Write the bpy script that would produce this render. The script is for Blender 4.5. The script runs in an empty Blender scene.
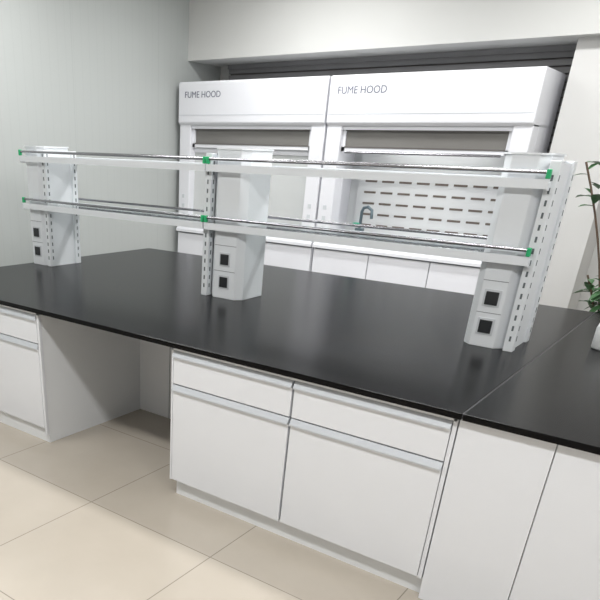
import bpy, bmesh, math, random
from mathutils import Matrix, Vector
random.seed(7)
scn=bpy.context.scene
scn.view_settings.view_transform='Standard'
COL=bpy.context.collection

# ---------------- materials ----------------
def mat(name,col,rough=.5,metal=0.,var=.0,scale=6.,bump=0.,trans=0.,emit=0.,ecol=None,spec=.5,coat=0.,alpha=1.):
    m=bpy.data.materials.new(name); m.use_nodes=True; nt=m.node_tree
    b=nt.nodes['Principled BSDF']
    b.inputs['Roughness'].default_value=rough; b.inputs['Metallic'].default_value=metal
    b.inputs['Transmission Weight'].default_value=trans
    b.inputs['Specular IOR Level'].default_value=spec
    b.inputs['Coat Weight'].default_value=coat
    b.inputs['Alpha'].default_value=alpha
    if emit: 
        b.inputs['Emission Strength'].default_value=emit
        b.inputs['Emission Color'].default_value=(*(ecol or col),1)
    tc=nt.nodes.new('ShaderNodeTexCoord'); nz=nt.nodes.new('ShaderNodeTexNoise'); nz.inputs['Scale'].default_value=scale
    nt.links.new(tc.outputs['Object'],nz.inputs['Vector'])
    mx=nt.nodes.new('ShaderNodeMix'); mx.data_type='RGBA'
    mx.inputs[6].default_value=(*[max(0,c*(1-var)) for c in col],1); mx.inputs[7].default_value=(*[min(1,c*(1+var)) for c in col],1)
    nt.links.new(nz.outputs['Fac'],mx.inputs[0]); nt.links.new(mx.outputs[2],b.inputs['Base Color'])
    if bump:
        bp=nt.nodes.new('ShaderNodeBump'); bp.inputs['Strength'].default_value=bump; bp.inputs['Distance'].default_value=.01
        nt.links.new(nz.outputs['Fac'],bp.inputs['Height']); nt.links.new(bp.outputs[0],b.inputs['Normal'])
    return m
M_white=mat('cabinet_white',(.80,.82,.86),.22,var=.015,coat=.2)
M_side=mat('cabinet_panel',(.80,.82,.84),.35,var=.015)
M_knee=mat('kneehole_panel',(.83,.84,.86),.4,var=.02)
M_handle=mat('handle_grey',(.58,.61,.65),.35,metal=.2,var=.02)
M_gap=mat('joint_dark',(.24,.25,.27),.7)
M_top=mat('black_resin_top',(.0025,.0025,.003),.24,var=.3,scale=30,spec=.15)
M_seam=mat('top_seam',(.03,.03,.035),.5)
M_col=mat('upright_white',(.79,.82,.85),.35,var=.015)
M_slot=mat('slot_dark',(.12,.14,.15),.6)
M_sock=mat('socket_black',(.02,.022,.025),.35)
M_sockr=mat('socket_ring',(.62,.65,.68),.4)
M_chrome=mat('chrome_rail',(.36,.36,.38),.22,metal=1.)
M_green=mat('green_clip',(.02,.42,.16),.4)
M_hood=mat('hood_white',(.79,.80,.84),.35,var=.015)
M_hoodin=mat('hood_liner',(.76,.78,.78),.5,var=.02)
M_dark=mat('hood_dark_frame',(.12,.11,.105),.4)
M_slotb=mat('baffle_slot',(.16,.13,.11),.5)
M_text=mat('label_ink',(.14,.15,.20),.5)
M_bronze=mat('sash_upper_glass',(.19,.185,.175),.10,var=.1,scale=3)
M_film=mat('sash_film_glass',(.60,.62,.62),.2,var=.03)
M_wall=mat('wall_paint',(.66,.66,.65),.7,var=.02,scale=2,bump=.02)
M_ceil=mat('ceiling_white',(.78,.78,.77),.8,var=.01)
M_beam=mat('beam_paint',(.62,.625,.61),.8,var=.02,scale=2)
M_blind=mat('blind_slat',(.20,.20,.205),.5,var=.1)
M_lamp=mat('lamp_diffuser',(1,1,1),.5,emit=6.,ecol=(1.,.99,.98))
M_leaf=mat('leaf_green',(.05,.13,.05),.4,var=.5,scale=9)
M_trunk=mat('trunk_brown',(.09,.06,.04),.8,var=.3,bump=.4,scale=30)
M_pot=mat('pot_dark',(.05,.05,.055),.4)
M_soil=mat('soil',(.03,.02,.015),.9,bump=.5,scale=40)
M_tap=mat('tap_grey',(.10,.14,.16),.3,metal=.3)
M_tapg=mat('tap_green',(.03,.35,.22),.4)
M_plastic=mat('bottle_plastic',(.80,.82,.82),.35)

def glassmat(name,tint,fac=.12):
    m=bpy.data.materials.new(name); m.use_nodes=True; nt=m.node_tree; nt.nodes.clear()
    o=nt.nodes.new('ShaderNodeOutputMaterial'); mx=nt.nodes.new('ShaderNodeMixShader')
    t=nt.nodes.new('ShaderNodeBsdfTransparent'); t.inputs[0].default_value=(*tint,1)
    g=nt.nodes.new('ShaderNodeBsdfGlossy'); g.inputs['Roughness'].default_value=.03
    fr=nt.nodes.new('ShaderNodeFresnel'); fr.inputs[0].default_value=1.3
    nt.links.new(fr.outputs[0],mx.inputs[0]); nt.links.new(t.outputs[0],mx.inputs[1]); nt.links.new(g.outputs[0],mx.inputs[2]); nt.links.new(mx.outputs[0],o.inputs[0])
    return m
M_glass=glassmat('shelf_glass',(.90,.92,.92))

def wallpanel():
    m=bpy.data.materials.new('wall_panel'); m.use_nodes=True; nt=m.node_tree; b=nt.nodes['Principled BSDF']; b.inputs['Roughness'].default_value=.45
    tc=nt.nodes.new('ShaderNodeTexCoord'); sp=nt.nodes.new('ShaderNodeSeparateXYZ'); nt.links.new(tc.outputs['Object'],sp.inputs[0])
    def mth(op,a,b_=None):
        n=nt.nodes.new('ShaderNodeMath'); n.operation=op
        for i,v in enumerate((a,b_)):
            if v is None: continue
            if isinstance(v,(int,float)): n.inputs[i].default_value=v
            else: nt.links.new(v,n.inputs[i])
        return n.outputs[0]
    y=sp.outputs['Y']
    fr=mth('FRACT',mth('MULTIPLY',mth('ADD',y,10.05),1/1.1)); seam=mth('LESS_THAN',fr,.006)
    f2=mth('FRACT',mth('MULTIPLY',y,1/.09)); st=mth('MULTIPLY',mth('LESS_THAN',f2,.10),.10)
    fac=mth('MAXIMUM',mth('MULTIPLY',seam,.3),st)
    mx=nt.nodes.new('ShaderNodeMix'); mx.data_type='RGBA'; nt.links.new(fac,mx.inputs[0])
    mx.inputs[6].default_value=(.46,.485,.475,1); mx.inputs[7].default_value=(.32,.345,.34,1)
    nt.links.new(mx.outputs[2],b.inputs['Base Color']); return m
M_panel=wallpanel()

def floormat():
    m=bpy.data.materials.new('floor_tile'); m.use_nodes=True; nt=m.node_tree; b=nt.nodes['Principled BSDF']; b.inputs['Roughness'].default_value=.18
    tc=nt.nodes.new('ShaderNodeTexCoord'); br=nt.nodes.new('ShaderNodeTexBrick'); br.offset=0.
    mp=nt.nodes.new('ShaderNodeMapping'); mp.inputs['Location'].default_value=(.25,.35,0)
    nt.links.new(tc.outputs['Object'],mp.inputs[0]); nt.links.new(mp.outputs[0],br.inputs['Vector'])
    br.inputs['Scale'].default_value=1.; br.inputs['Brick Width'].default_value=.8; br.inputs['Row Height'].default_value=.8
    br.inputs['Mortar Size'].default_value=.003; br.inputs['Mortar Smooth'].default_value=.3
    nz=nt.nodes.new('ShaderNodeTexNoise'); nz.inputs['Scale'].default_value=3.; nz.inputs['Detail'].default_value=6
    nt.links.new(tc.outputs['Object'],nz.inputs[0])
    mx=nt.nodes.new('ShaderNodeMix'); mx.data_type='RGBA'; nt.links.new(nz.outputs['Fac'],mx.inputs[0])
    mx.inputs[6].default_value=(.47,.42,.355,1); mx.inputs[7].default_value=(.55,.50,.43,1)
    nt.links.new(mx.outputs[2],br.inputs['Color1']); nt.links.new(mx.outputs[2],br.inputs['Color2']); br.inputs['Mortar'].default_value=(.28,.25,.21,1)
    nt.links.new(br.outputs['Color'],b.inputs['Base Color']); return m
M_floor=floormat()

# ---------------- helpers ----------------
def empty(name,loc=(0,0,0)):
    o=bpy.data.objects.new(name,None); o.location=loc; COL.objects.link(o); o.empty_display_size=.1; return o
def link(me,name,mt,parent=None):
    o=bpy.data.objects.new(name,me); COL.objects.link(o)
    if mt: me.materials.append(mt)
    if parent: 
        o.parent=parent; o.matrix_parent_inverse=Matrix.Translation(parent.location).inverted()
    return o
def box(name,x,y,z,mt,parent=None,bev=0.):
    bm=bmesh.new(); bmesh.ops.create_cube(bm,size=1)
    bmesh.ops.scale(bm,vec=(x[1]-x[0],y[1]-y[0],z[1]-z[0]),verts=bm.verts)
    bmesh.ops.translate(bm,vec=((x[0]+x[1])/2,(y[0]+y[1])/2,(z[0]+z[1])/2),verts=bm.verts)
    if bev: bmesh.ops.bevel(bm,geom=bm.edges[:],offset=bev,segments=2,affect='EDGES',profile=.5)
    me=bpy.data.meshes.new(name); bm.to_mesh(me); bm.free()
    return link(me,name,mt,parent)
def boxes(name,lst,mt,parent=None):
    bm=bmesh.new()
    for x,y,z in lst:
        r=bmesh.ops.create_cube(bm,size=1)['verts']
        bmesh.ops.scale(bm,vec=(x[1]-x[0],y[1]-y[0],z[1]-z[0]),verts=r)
        bmesh.ops.translate(bm,vec=((x[0]+x[1])/2,(y[0]+y[1])/2,(z[0]+z[1])/2),verts=r)
    me=bpy.data.meshes.new(name); bm.to_mesh(me); bm.free()
    return link(me,name,mt,parent)
def prism(name,poly,axis,a,b,mt,parent=None,bev=0.):
    bm=bmesh.new()
    def P(p,t): return (t,p[0],p[1]) if axis=='X' else ((p[0],p[1],t) if axis=='Z' else (p[0],t,p[1]))
    v0=[bm.verts.new(P(p,a)) for p in poly]; v1=[bm.verts.new(P(p,b)) for p in poly]
    n=len(poly); bm.faces.new(v0); bm.faces.new(v1[::-1])
    for i in range(n): bm.faces.new((v0[i],v1[i],v1[(i+1)%n],v0[(i+1)%n]))
    bmesh.ops.recalc_face_normals(bm,faces=bm.faces)
    if bev: bmesh.ops.bevel(bm,geom=bm.edges[:],offset=bev,segments=2,affect='EDGES')
    me=bpy.data.meshes.new(name); bm.to_mesh(me); bm.free()
    return link(me,name,mt,parent)
def tube(name,pts,r,mt,parent=None,smooth=True,seg=12):
    cu=bpy.data.curves.new(name,'CURVE'); cu.dimensions='3D'; cu.bevel_depth=r; cu.bevel_resolution=4; cu.use_fill_caps=True
    s=cu.splines.new('POLY'); s.points.add(len(pts)-1)
    for q,p in zip(s.points,pts): q.co=(*p,1)
    tmp=bpy.data.objects.new('tmp',cu); COL.objects.link(tmp)
    dg=bpy.context.evaluated_depsgraph_get(); me=bpy.data.meshes.new_from_object(tmp.evaluated_get(dg))
    bpy.data.objects.remove(tmp); me.materials.clear()
    for p in me.polygons: p.use_smooth=True
    return link(me,name,mt,parent)
def lathe(name,prof,loc,mt,parent=None,n=32):
    bm=bmesh.new(); rings=[]
    for r,z in prof:
        rings.append([bm.verts.new((loc[0]+r*math.cos(2*math.pi*i/n),loc[1]+r*math.sin(2*math.pi*i/n),loc[2]+z)) for i in range(n)])
    for a,b in zip(rings,rings[1:]):
        for i in range(n): bm.faces.new((a[i],a[(i+1)%n],b[(i+1)%n],b[i]))
    bm.faces.new(rings[0][::-1]); bm.faces.new(rings[-1])
    bmesh.ops.recalc_face_normals(bm,faces=bm.faces)
    me=bpy.data.meshes.new(name); bm.to_mesh(me); bm.free()
    for p in me.polygons: p.use_smooth=len(p.vertices)==4
    return link(me,name,mt,parent)
def text(name,s,size,loc,rot,mt,parent):
    cu=bpy.data.curves.new(name,'FONT'); cu.body=s; cu.size=size; cu.extrude=.001
    tmp=bpy.data.objects.new('tmp',cu); COL.objects.link(tmp)
    dg=bpy.context.evaluated_depsgraph_get(); me=bpy.data.meshes.new_from_object(tmp.evaluated_get(dg))
    bpy.data.objects.remove(tmp); me.materials.clear()
    me.transform(Matrix.Translation(loc)@rot)
    return link(me,name,mt,parent)

# ---------------- room ----------------
XL,XR,YF,YB,ZC=-2.9,4.2,-4.4,4.15,3.15
box('floor',(XL-.1,XR+.1),(YF-.1,YB+.1),(-.1,0),M_floor)
box('ceiling',(XL-.1,XR+.1),(YF-.1,YB+.1),(ZC,ZC+.1),M_ceil)
box('wall_left',(XL-.1,XL),(YF-.1,YB+.1),(0,ZC),M_panel)
box('wall_right',(XR,XR+.1),(YF-.1,YB+.1),(0,ZC),M_wall)
box('wall_front',(XL,XR),(YF-.1,YF),(0,ZC),M_wall)
box('wall_back',(XL,XR),(YB,YB+.1),(0,ZC),M_wall)
box('trim_1',(XL,XR),(3.6,YB),(2.47,ZC),M_beam)          # dropped beam above hoods
box('trim_2',(.62,1.05),(3.72,YB),(0,2.47),M_wall)        # pillar right of hoods
box('baseboard_right',(1.05,XR),(YB-.015,YB),(0,.1),M_side)
wb=empty('window_blind',(-1.05,4.05,2.0))
bx0,bx1=-2.72,.60
sl=[]
z=1.35
while z<2.44:
    sl.append(((bx0,bx1),(4.055,4.085),(z,z+.040))); z+=.052
boxes('slats',sl,M_blind,wb)
box('backing',(bx0,bx1),(4.09,4.12),(1.3,2.465),M_dark,wb)
box('head_rail',(bx0,bx1),(4.03,4.11),(2.43,2.468),M_blind,wb)
for (x,y) in [(-1.7,-1.6),(.6,-1.6),(2.9,-1.6),(-1.7,.9),(.6,.9),(2.9,.9),(-1.2,2.6),(1.2,2.6)]:
    e=empty('ceiling_lamp',(x,y,ZC))
    box('housing',(x-.62,x+.62),(y-.17,y+.17),(ZC-.045,ZC-.002),M_white,e)
    box('diffuser',(x-.58,x+.58),(y-.13,y+.13),(ZC-.055,ZC-.045),M_lamp,e)
    ld=bpy.data.lights.new('lamp_light','AREA'); ld.shape='RECTANGLE'; ld.size=1.16; ld.size_y=.26; ld.energy=(34 if y<0 else 28); ld.color=(1.,.995,.985)
    lo=bpy.data.objects.new('lamp_light',ld); lo.location=(0,0,-.06); COL.objects.link(lo); lo.parent=e

# ---------------- bench ----------------
bench=empty('lab_bench',(.3,1.2,0))
H=.85
BX0,BX1,BD=-2.34,3.3,2.405
box('worktop_left',(BX0,1.418),(-.03,BD),(H-.026,H),M_top,bench,.003)
box('worktop_right',(1.423,BX1),(-.03,BD),(H-.026,H),M_top,bench,.003)
box('worktop_joint',(1.417,1.424),(-.026,BD-.004),(H-.02,H-.0015),M_seam,bench)
zb,zt=.095,H-.026
def front_unit(x0,x1,dz,parent,tag):
    g=.0035
    box('drawer_front_'+tag,(x0+g,x1-g),(-.004,.018),(dz+.002,zt-.050),M_white,parent,.002)
    prism('drawer_grip_'+tag,[(-.016,zt-.052),(-.016,zt-.046),(-.002,zt-.020),(.018,zt-.020),(.018,zt-.052)],'X',x0+g,x1-g,M_handle,parent)
    box('door_front_'+tag,(x0+g,x1-g),(-.004,.018),(zb+.004,dz-.032),M_white,parent,.002)
    prism('door_grip_'+tag,[(-.016,dz-.034),(-.016,dz-.028),(-.002,dz-.004),(.018,dz-.004),(.018,dz-.034)],'X',x0+g,x1-g,M_handle,parent)
box('cabinet_carcass',(0,1.40),(.018,.86),(zb,zt),M_side,bench)
box('cabinet_shadow_gap',(.012,1.388),(.010,.018),(zb+.01,zt-.012),M_gap,bench)
boxes('cabinet_frame',[((0,.010),(-.002,.02),(zb,zt)),((1.388,1.404),(-.002,.02),(zb,zt)),((0,1.40),(-.002,.02),(zt-.018,zt))],M_white,bench)
front_unit(.010,.695,.635,bench,'a'); front_unit(.699,1.388,.635,bench,'b')
box('cabinet_plinth',(.02,1.42),(.035,.86),(0,zb),M_side,bench)
box('panel_carcass',(1.408,3.25),(.012,.86),(.03,zt),M_side,bench)
x=1.408
for i,w in enumerate((.335,.48,.48,.52)):
    box(f'plain_panel_{i}',(x+.002,x+w-.002),(-.004,.012),(.0,zt-.004),M_white,bench,.0015); x+=w
box('left_carcass',(-2.30,-1.02),(.018,.86),(0.0,zt),M_side,bench)
box('left_shadow_gap',(-2.29,-1.032),(.010,.018),(zb+.01,zt-.012),M_gap,bench)
boxes('left_frame',[((-1.036,-1.02),(-.002,.02),(.055,zt)),((-2.30,-1.02),(-.002,.02),(zt-.018,zt))],M_white,bench)
front_unit(-1.66,-1.036,.635,bench,'c'); front_unit(-2.29,-1.664,.635,bench,'d')
box('kneehole_back',(-1.02,0),(.86,.88),(0,zt),M_knee,bench)
boxes('kneehole_joint',[((-.745,-.742),(.857,.86),(0,zt))],M_gap,bench)
box('rear_carcass',(-2.30,3.25),(.88,BD-.03),(.0,zt),M_side,bench)
rb=[]
for i in range(8):
    xa=-2.28+i*.69; rb.append(((xa+.003,xa+.687),(BD-.03,BD-.012),(.1,zt-.03)))
boxes('rear_doors',rb,M_white,bench)

# ---------------- reagent shelf ----------------
rs=empty('reagent_shelf',(-.5,1.16,H))
CY0,CY1=1.01,1.31
def column(x0,x1,sx,tag,top):
    c=.04
    body=[(x0+c,CY0),(x1-c,CY0),(x1,CY0+c),(x1,CY1-c),(x1-c,CY1),(x0+c,CY1),(x0,CY1-c),(x0,CY0+c)]
    prism(f'upright_body_{tag}',body,'Z',H,top,M_col,rs,.002)
    cap=[(x0+c-.006,CY0-.006),(x1-c+.006,CY0-.006),(x1+.006,CY0+c-.004),(x1+.006,CY1-c+.004),(x1-c+.006,CY1+.006),(x0+c-.006,CY1+.006),(x0-.006,CY1-c+.004),(x0-.006,CY0+c-.004)]
    prism(f'upright_cap_{tag}',cap,'Z',top,top+.008,M_col,rs)
    for yy,t in ((CY0-.004,'f'),(CY1-.046,'r')):
        box(f'strut_{t}_{tag}',(sx,sx+.045),(yy,yy+.05),(H,top-.02),M_col,rs,.003)
        s=[]; z=H+.05
        while z<top-.06:
            yf=yy if t=='f' else yy+.05
            s.append(((sx+.018,sx+.027),(yf-.0015,yf+.0015),(z,z+.024)))
            s.append(((sx+.0435,sx+.0465),(yy+.020,yy+.029),(z,z+.024)))
            s.append(((sx-.0015,sx+.0015),(yy+.020,yy+.029),(z,z+.024)))
            z+=.05
        boxes(f'strut_slots_{t}_{tag}',s,M_slot,rs)
    box(f'side_infill_{tag}',(sx+.018,sx+.032),(CY0+.04,CY1-.04),(H,top-.03),M_col,rs)
    mx=(x0+x1)/2
    for k,zz in enumerate((H+.10,H+.235)):
        box(f'socket_ring_{tag}{k}',(mx-.040,mx+.040),(CY0-.004,CY0+.001),(zz-.040,zz+.040),M_sockr,rs,.001)
        box(f'socket_{tag}{k}',(mx-.030,mx+.030),(CY0-.009,CY0-.003),(zz-.031,zz+.031),M_sock,rs,.002)
    boxes(f'upright_seams_{tag}',[((x0+c,x1-c),(CY0-.0012,CY0+.001),(z-.0015,z+.0015)) for z in (H+.165,H+.315)],M_gap,rs)
column(-2.34,-2.135,-2.13,'l',1.665)
column(-.56,-.32,-.615,'m',1.685)
column(1.06,1.255,1.262,'r',1.70)
Z2,Z1=1.607,1.289
def tier(z,tag):
    xa,xb,xm=-2.325,1.285,-.585
    for k,(a,b) in enumerate(((-2.08,-.63),(-.30,1.05))):
        box(f'glass_{tag}{k}',(a,b),(.985,1.335),(z-.012,z-.004),M_glass,rs)
    for k,(a,b) in enumerate(((xa,xm-.004),(xm+.004,xb))):
        for yy,t in ((.965,'f'),(1.355,'r')):
            d=1 if t=='f' else -1
            y0=yy; prof=[(y0,z-.038),(y0,z),(y0+d*.008,z),(y0+d*.008,z-.014),(y0+d*.04,z-.014),(y0+d*.04,z-.038)]
            prism(f'edge_beam_{tag}{k}{t}',prof,'X',a,b,M_col,rs)
            tube(f'guard_rail_{tag}{k}{t}',[(a+.01,yy+d*.008,z+.028),(b-.01,yy+d*.008,z+.028)],.008,M_chrome,rs)
            for q,xx in enumerate((a,b-.018)):
                box(f'clip_{tag}{k}{t}{q}',(xx,xx+.018),(yy-.003,yy+.019),(z+.002,z+.040),M_green,rs,.003)
    for k,xx in enumerate((xa,xb-.012)):
        box(f'bracket_{tag}{k}',(xx,xx+.012),(.973,1.347),(z-.045,z-.012),M_col,rs,.002)
tier(Z2,'u'); tier(Z1,'d')

# ---------------- fume hoods ----------------
def hood(x0,x1,closed):
    h=empty('fume_hood',((x0+x1)/2,3.7,0)); Y0,Y1=3.41,3.98; T=2.27
    rx=Matrix.Rotation(math.pi/2,4,'X')
    box('base_carcass',(x0,x1),(Y0+.02,Y1),(.0,.90),M_hood,h)
    box('base_plinth_gap',(x0+.01,x1-.01),(Y0+.015,Y0+.021),(.09,.895),M_gap,h)
    n=3
    w=(x1-x0)/n
    for i in range(n):
        box(f'base_door_{i}',(x0+i*w+.004,x0+(i+1)*w-.004),(Y0,Y0+.016),(.10,.885),M_hood,h,.002)
    prism('worktop_airfoil',[(Y0-.03,.90),(Y0-.03,.925),(Y0+.0,.955),(Y0+.10,.955),(Y0+.10,.94),(Y1,.94),(Y1,.90)],'X',x0,x1,M_hood,h,.002)
    P=.14
    for k,(a,b) in enumerate(((x0,x0+P),(x1-P,x1))):
        box(f'post_{k}',(a,b),(Y0,Y0+.16),(.955,1.92),M_hood,h,.008)
        s=(a,a+.03) if k==0 else (b-.03,b)
        box(f'side_panel_{k}',s,(Y0+.16,Y1),(.955,1.92),M_hood,h)
        boxes(f'post_detail_{k}',[((a+.05,a+.085),(Y0-.003,Y0+.001),(1.05+j*.09,1.085+j*.09)) for j in range(3)],M_sockr,h)
    prism('fascia',[(Y0,1.90),(Y0-.025,1.925),(Y0-.025,2.25),(Y0-.015,T),(Y1,T),(Y1,1.90)],'X',x0,x1,M_hood,h,.003)
    boxes('fascia_seam',[((x0+.01,x1-.01),(Y0-.027,Y0-.024),(1.985,1.989))],M_handle,h)
    box('liner_top',(x0+.03,x1-.03),(Y0+.16,Y1),(1.86,1.90),M_hoodin,h)
    box('liner_back',(x0+.03,x1-.03),(Y1-.03,Y1),(.94,1.90),M_hoodin,h)
    box('baffle',(x0+.13,x1-.13),(Y1-.075,Y1-.06),(1.0,1.80),M_hoodin,h)
    s=[]
    yb=Y1-.077
    for r in range(5):
        zc=1.08+r*.095
        nslot=8
        L=(x1-x0-.36)/nslot
        for i in range(nslot):
            xs=x0+.18+i*L
            s.append(((xs+.02,xs+L-.03),(yb-.002,yb+.003),(zc,zc+.017)))
    boxes('baffle_slots',s,M_slotb,h)
    boxes('baffle_joints',[((x0+.13,x1-.13),(yb,yb+.003),(zz,zz+.004)) for zz in (1.56,1.70)],M_handle,h)
    a,b=x0+P,x1-P
    box('sash_upper_glass',(a,b),(Y0+.055,Y0+.062),(1.735,1.90),M_bronze,h)
    boxes('sash_frame',[((a,b),(Y0+.04,Y0+.075),(1.705,1.74)),((a,a+.03),(Y0+.04,Y0+.075),(1.70,1.9)),((b-.03,b),(Y0+.04,Y0+.075),(1.70,1.9)),((a,b),(Y0+.02,Y0+.06),(1.87,1.90))],M_hood,h)
    boxes('sash_edge',[((a+.03,b-.03),(Y0+.035,Y0+.045),(1.735,1.745)),((a+.03,b-.03),(Y0+.03,Y0+.041),(1.862,1.872))],M_dark,h)
    if closed:
        box('sash_lower_glass',(a,b),(Y0+.085,Y0+.092),(.955,1.72),M_film,h)
        boxes('sash_lower_bars',[((a,b),(Y0+.07,Y0+.10),(.955,.99)),((a,b),(Y0+.07,Y0+.10),(1.66,1.70))],M_hood,h)
    else:
        tube('sash_handle',[(a+.05,Y0+.02,1.70),(b-.05,Y0+.02,1.70)],.010,M_chrome,h)
        tx=x0+.33
        box('tap_mount',(tx-.035,tx+.035),(Y0+.20,Y0+.26),(.94,1.08),M_tap,h,.005)
        tube('tap_spout',[(tx,Y0+.23,1.0),(tx,Y0+.23,1.22),(tx+.02,Y0+.22,1.255),(tx+.07,Y0+.2,1.265),(tx+.12,Y0+.18,1.24),(tx+.125,Y0+.18,1.17)],.014,M_tap,h)
        box('tap_handle',(tx-.06,tx+.0),(Y0+.19,Y0+.25),(1.09,1.125),M_tapg,h,.005)
        box('cup_sink',(tx+.05,tx+.25),(Y0+.14,Y0+.28),(.94,.955),M_tap,h,.004)
    text('label','FUME HOOD',.076,Vector((x0+.075,Y0-.0262,2.135)),rx,M_text,h)
    box('hood_light',(x0+.4,x1-.4),(Y0+.25,Y0+.35),(1.845,1.858),M_lamp,h)
    return h
hood(-1.15,.54,False)
hood(-2.83,-1.17,True)

# ---------------- plant ----------------
PX,PY=1.38,3.2
pl=empty('potted_plant',(PX,PY,0))
lathe('pot',[(.15,0),(.19,.02),(.23,.40),(.245,.42),(.245,.46),(.22,.46),(.21,.42)],(PX,PY,0),M_pot,pl)
lathe('soil',[(.05,.40),(.21,.41)],(PX,PY,0),M_soil,pl)
tips=[]
for k in range(9):
    ang=k*.9; dx,dy=math.cos(ang),math.sin(ang); hgt=.95+.5*random.random(); sp=.10+.20*random.random()
    if k==3: dx,dy,sp,hgt=-1,.1,.40,1.68
    pts=[(PX+dx*sp*(t**1.6),PY+dy*sp*(t**1.6),.41+(hgt-.41)*t) for t in [i/8 for i in range(9)]]
    tube(f'stem_{k}',pts,.007,M_trunk,pl); tips.append(pts)
bm=bmesh.new()
for k,pts in enumerate(tips):
    for j in range(24 if k!=3 else 10):
        t=random.uniform(.30,1.) if k!=3 else random.uniform(.78,1)
        i=min(7,int(t*8)); p=Vector(pts[i]).lerp(Vector(pts[i+1]),t*8-i)
        L=random.uniform(.10,.16); W=L*.22; a=random.uniform(0,6.283); el=random.uniform(-.4,.8)
        d=Vector((math.cos(a)*math.cos(el),math.sin(a)*math.cos(el),math.sin(el))); s=d.cross(Vector((0,0,1))).normalized(); n=s.cross(d)
        prev=None
        for q,wd in enumerate((.05,.7,1.,.75,.05)):
            u=q/4; c=p+d*L*u-Vector((0,0,1))*.25*L*u*u
            l=bm.verts.new(c+s*W*wd+n*W*wd*.3); m_=bm.verts.new(c); r=bm.verts.new(c-s*W*wd+n*W*wd*.3)
            if prev: bm.faces.new((prev[0],prev[1],m_,l)); bm.faces.new((prev[1],prev[2],r,m_))
            prev=(l,m_,r)
me=bpy.data.meshes.new('leaves'); bm.to_mesh(me); bm.free(); link(me,'leaves',M_leaf,pl)

# ---------------- bottle at right of bench ----------------
bx,by=1.635,1.42
bo=empty('wash_bottle',(bx,by,H))
lathe('bottle_body',[(.055,0),(.06,.008),(.06,.10),(.052,.125),(.022,.145),(.022,.16)],(bx,by,H),M_plastic,bo)
lathe('bottle_cap',[(.026,.16),(.026,.185),(.008,.19)],(bx,by,H),M_sockr,bo)
tube('bottle_spout',[(bx,by,H+.185),(bx,by,H+.22),(bx+.02,by,H+.235),(bx+.07,by-.02,H+.225)],.005,M_plastic,bo)

# ---------------- camera ----------------
yaw,pitch,roll=.673,-.483,.031
s,c=math.sin,math.cos
F=Vector((-s(yaw)*c(pitch),c(yaw)*c(pitch),s(pitch))); R=Vector((c(yaw),s(yaw),0)); U=R.cross(F)
R2=c(roll)*R+s(roll)*U; U2=-s(roll)*R+c(roll)*U
cam=bpy.data.cameras.new('camera'); co=bpy.data.objects.new('camera',cam); COL.objects.link(co)
co.matrix_world=Matrix(((R2.x,U2.x,-F.x,2.040),(R2.y,U2.y,-F.y,-2.415),(R2.z,U2.z,-F.z,1.675),(0,0,0,1)))
cam.sensor_width=36; cam.lens=650.282/600*36; cam.shift_x=.19; cam.shift_y=.3193
cam.clip_start=.05
scn.camera=co
w=bpy.data.worlds.new('w'); scn.world=w; w.use_nodes=True; w.node_tree.nodes['Background'].inputs[0].default_value=(.6,.65,.7,1); w.node_tree.nodes['Background'].inputs[1].default_value=.3
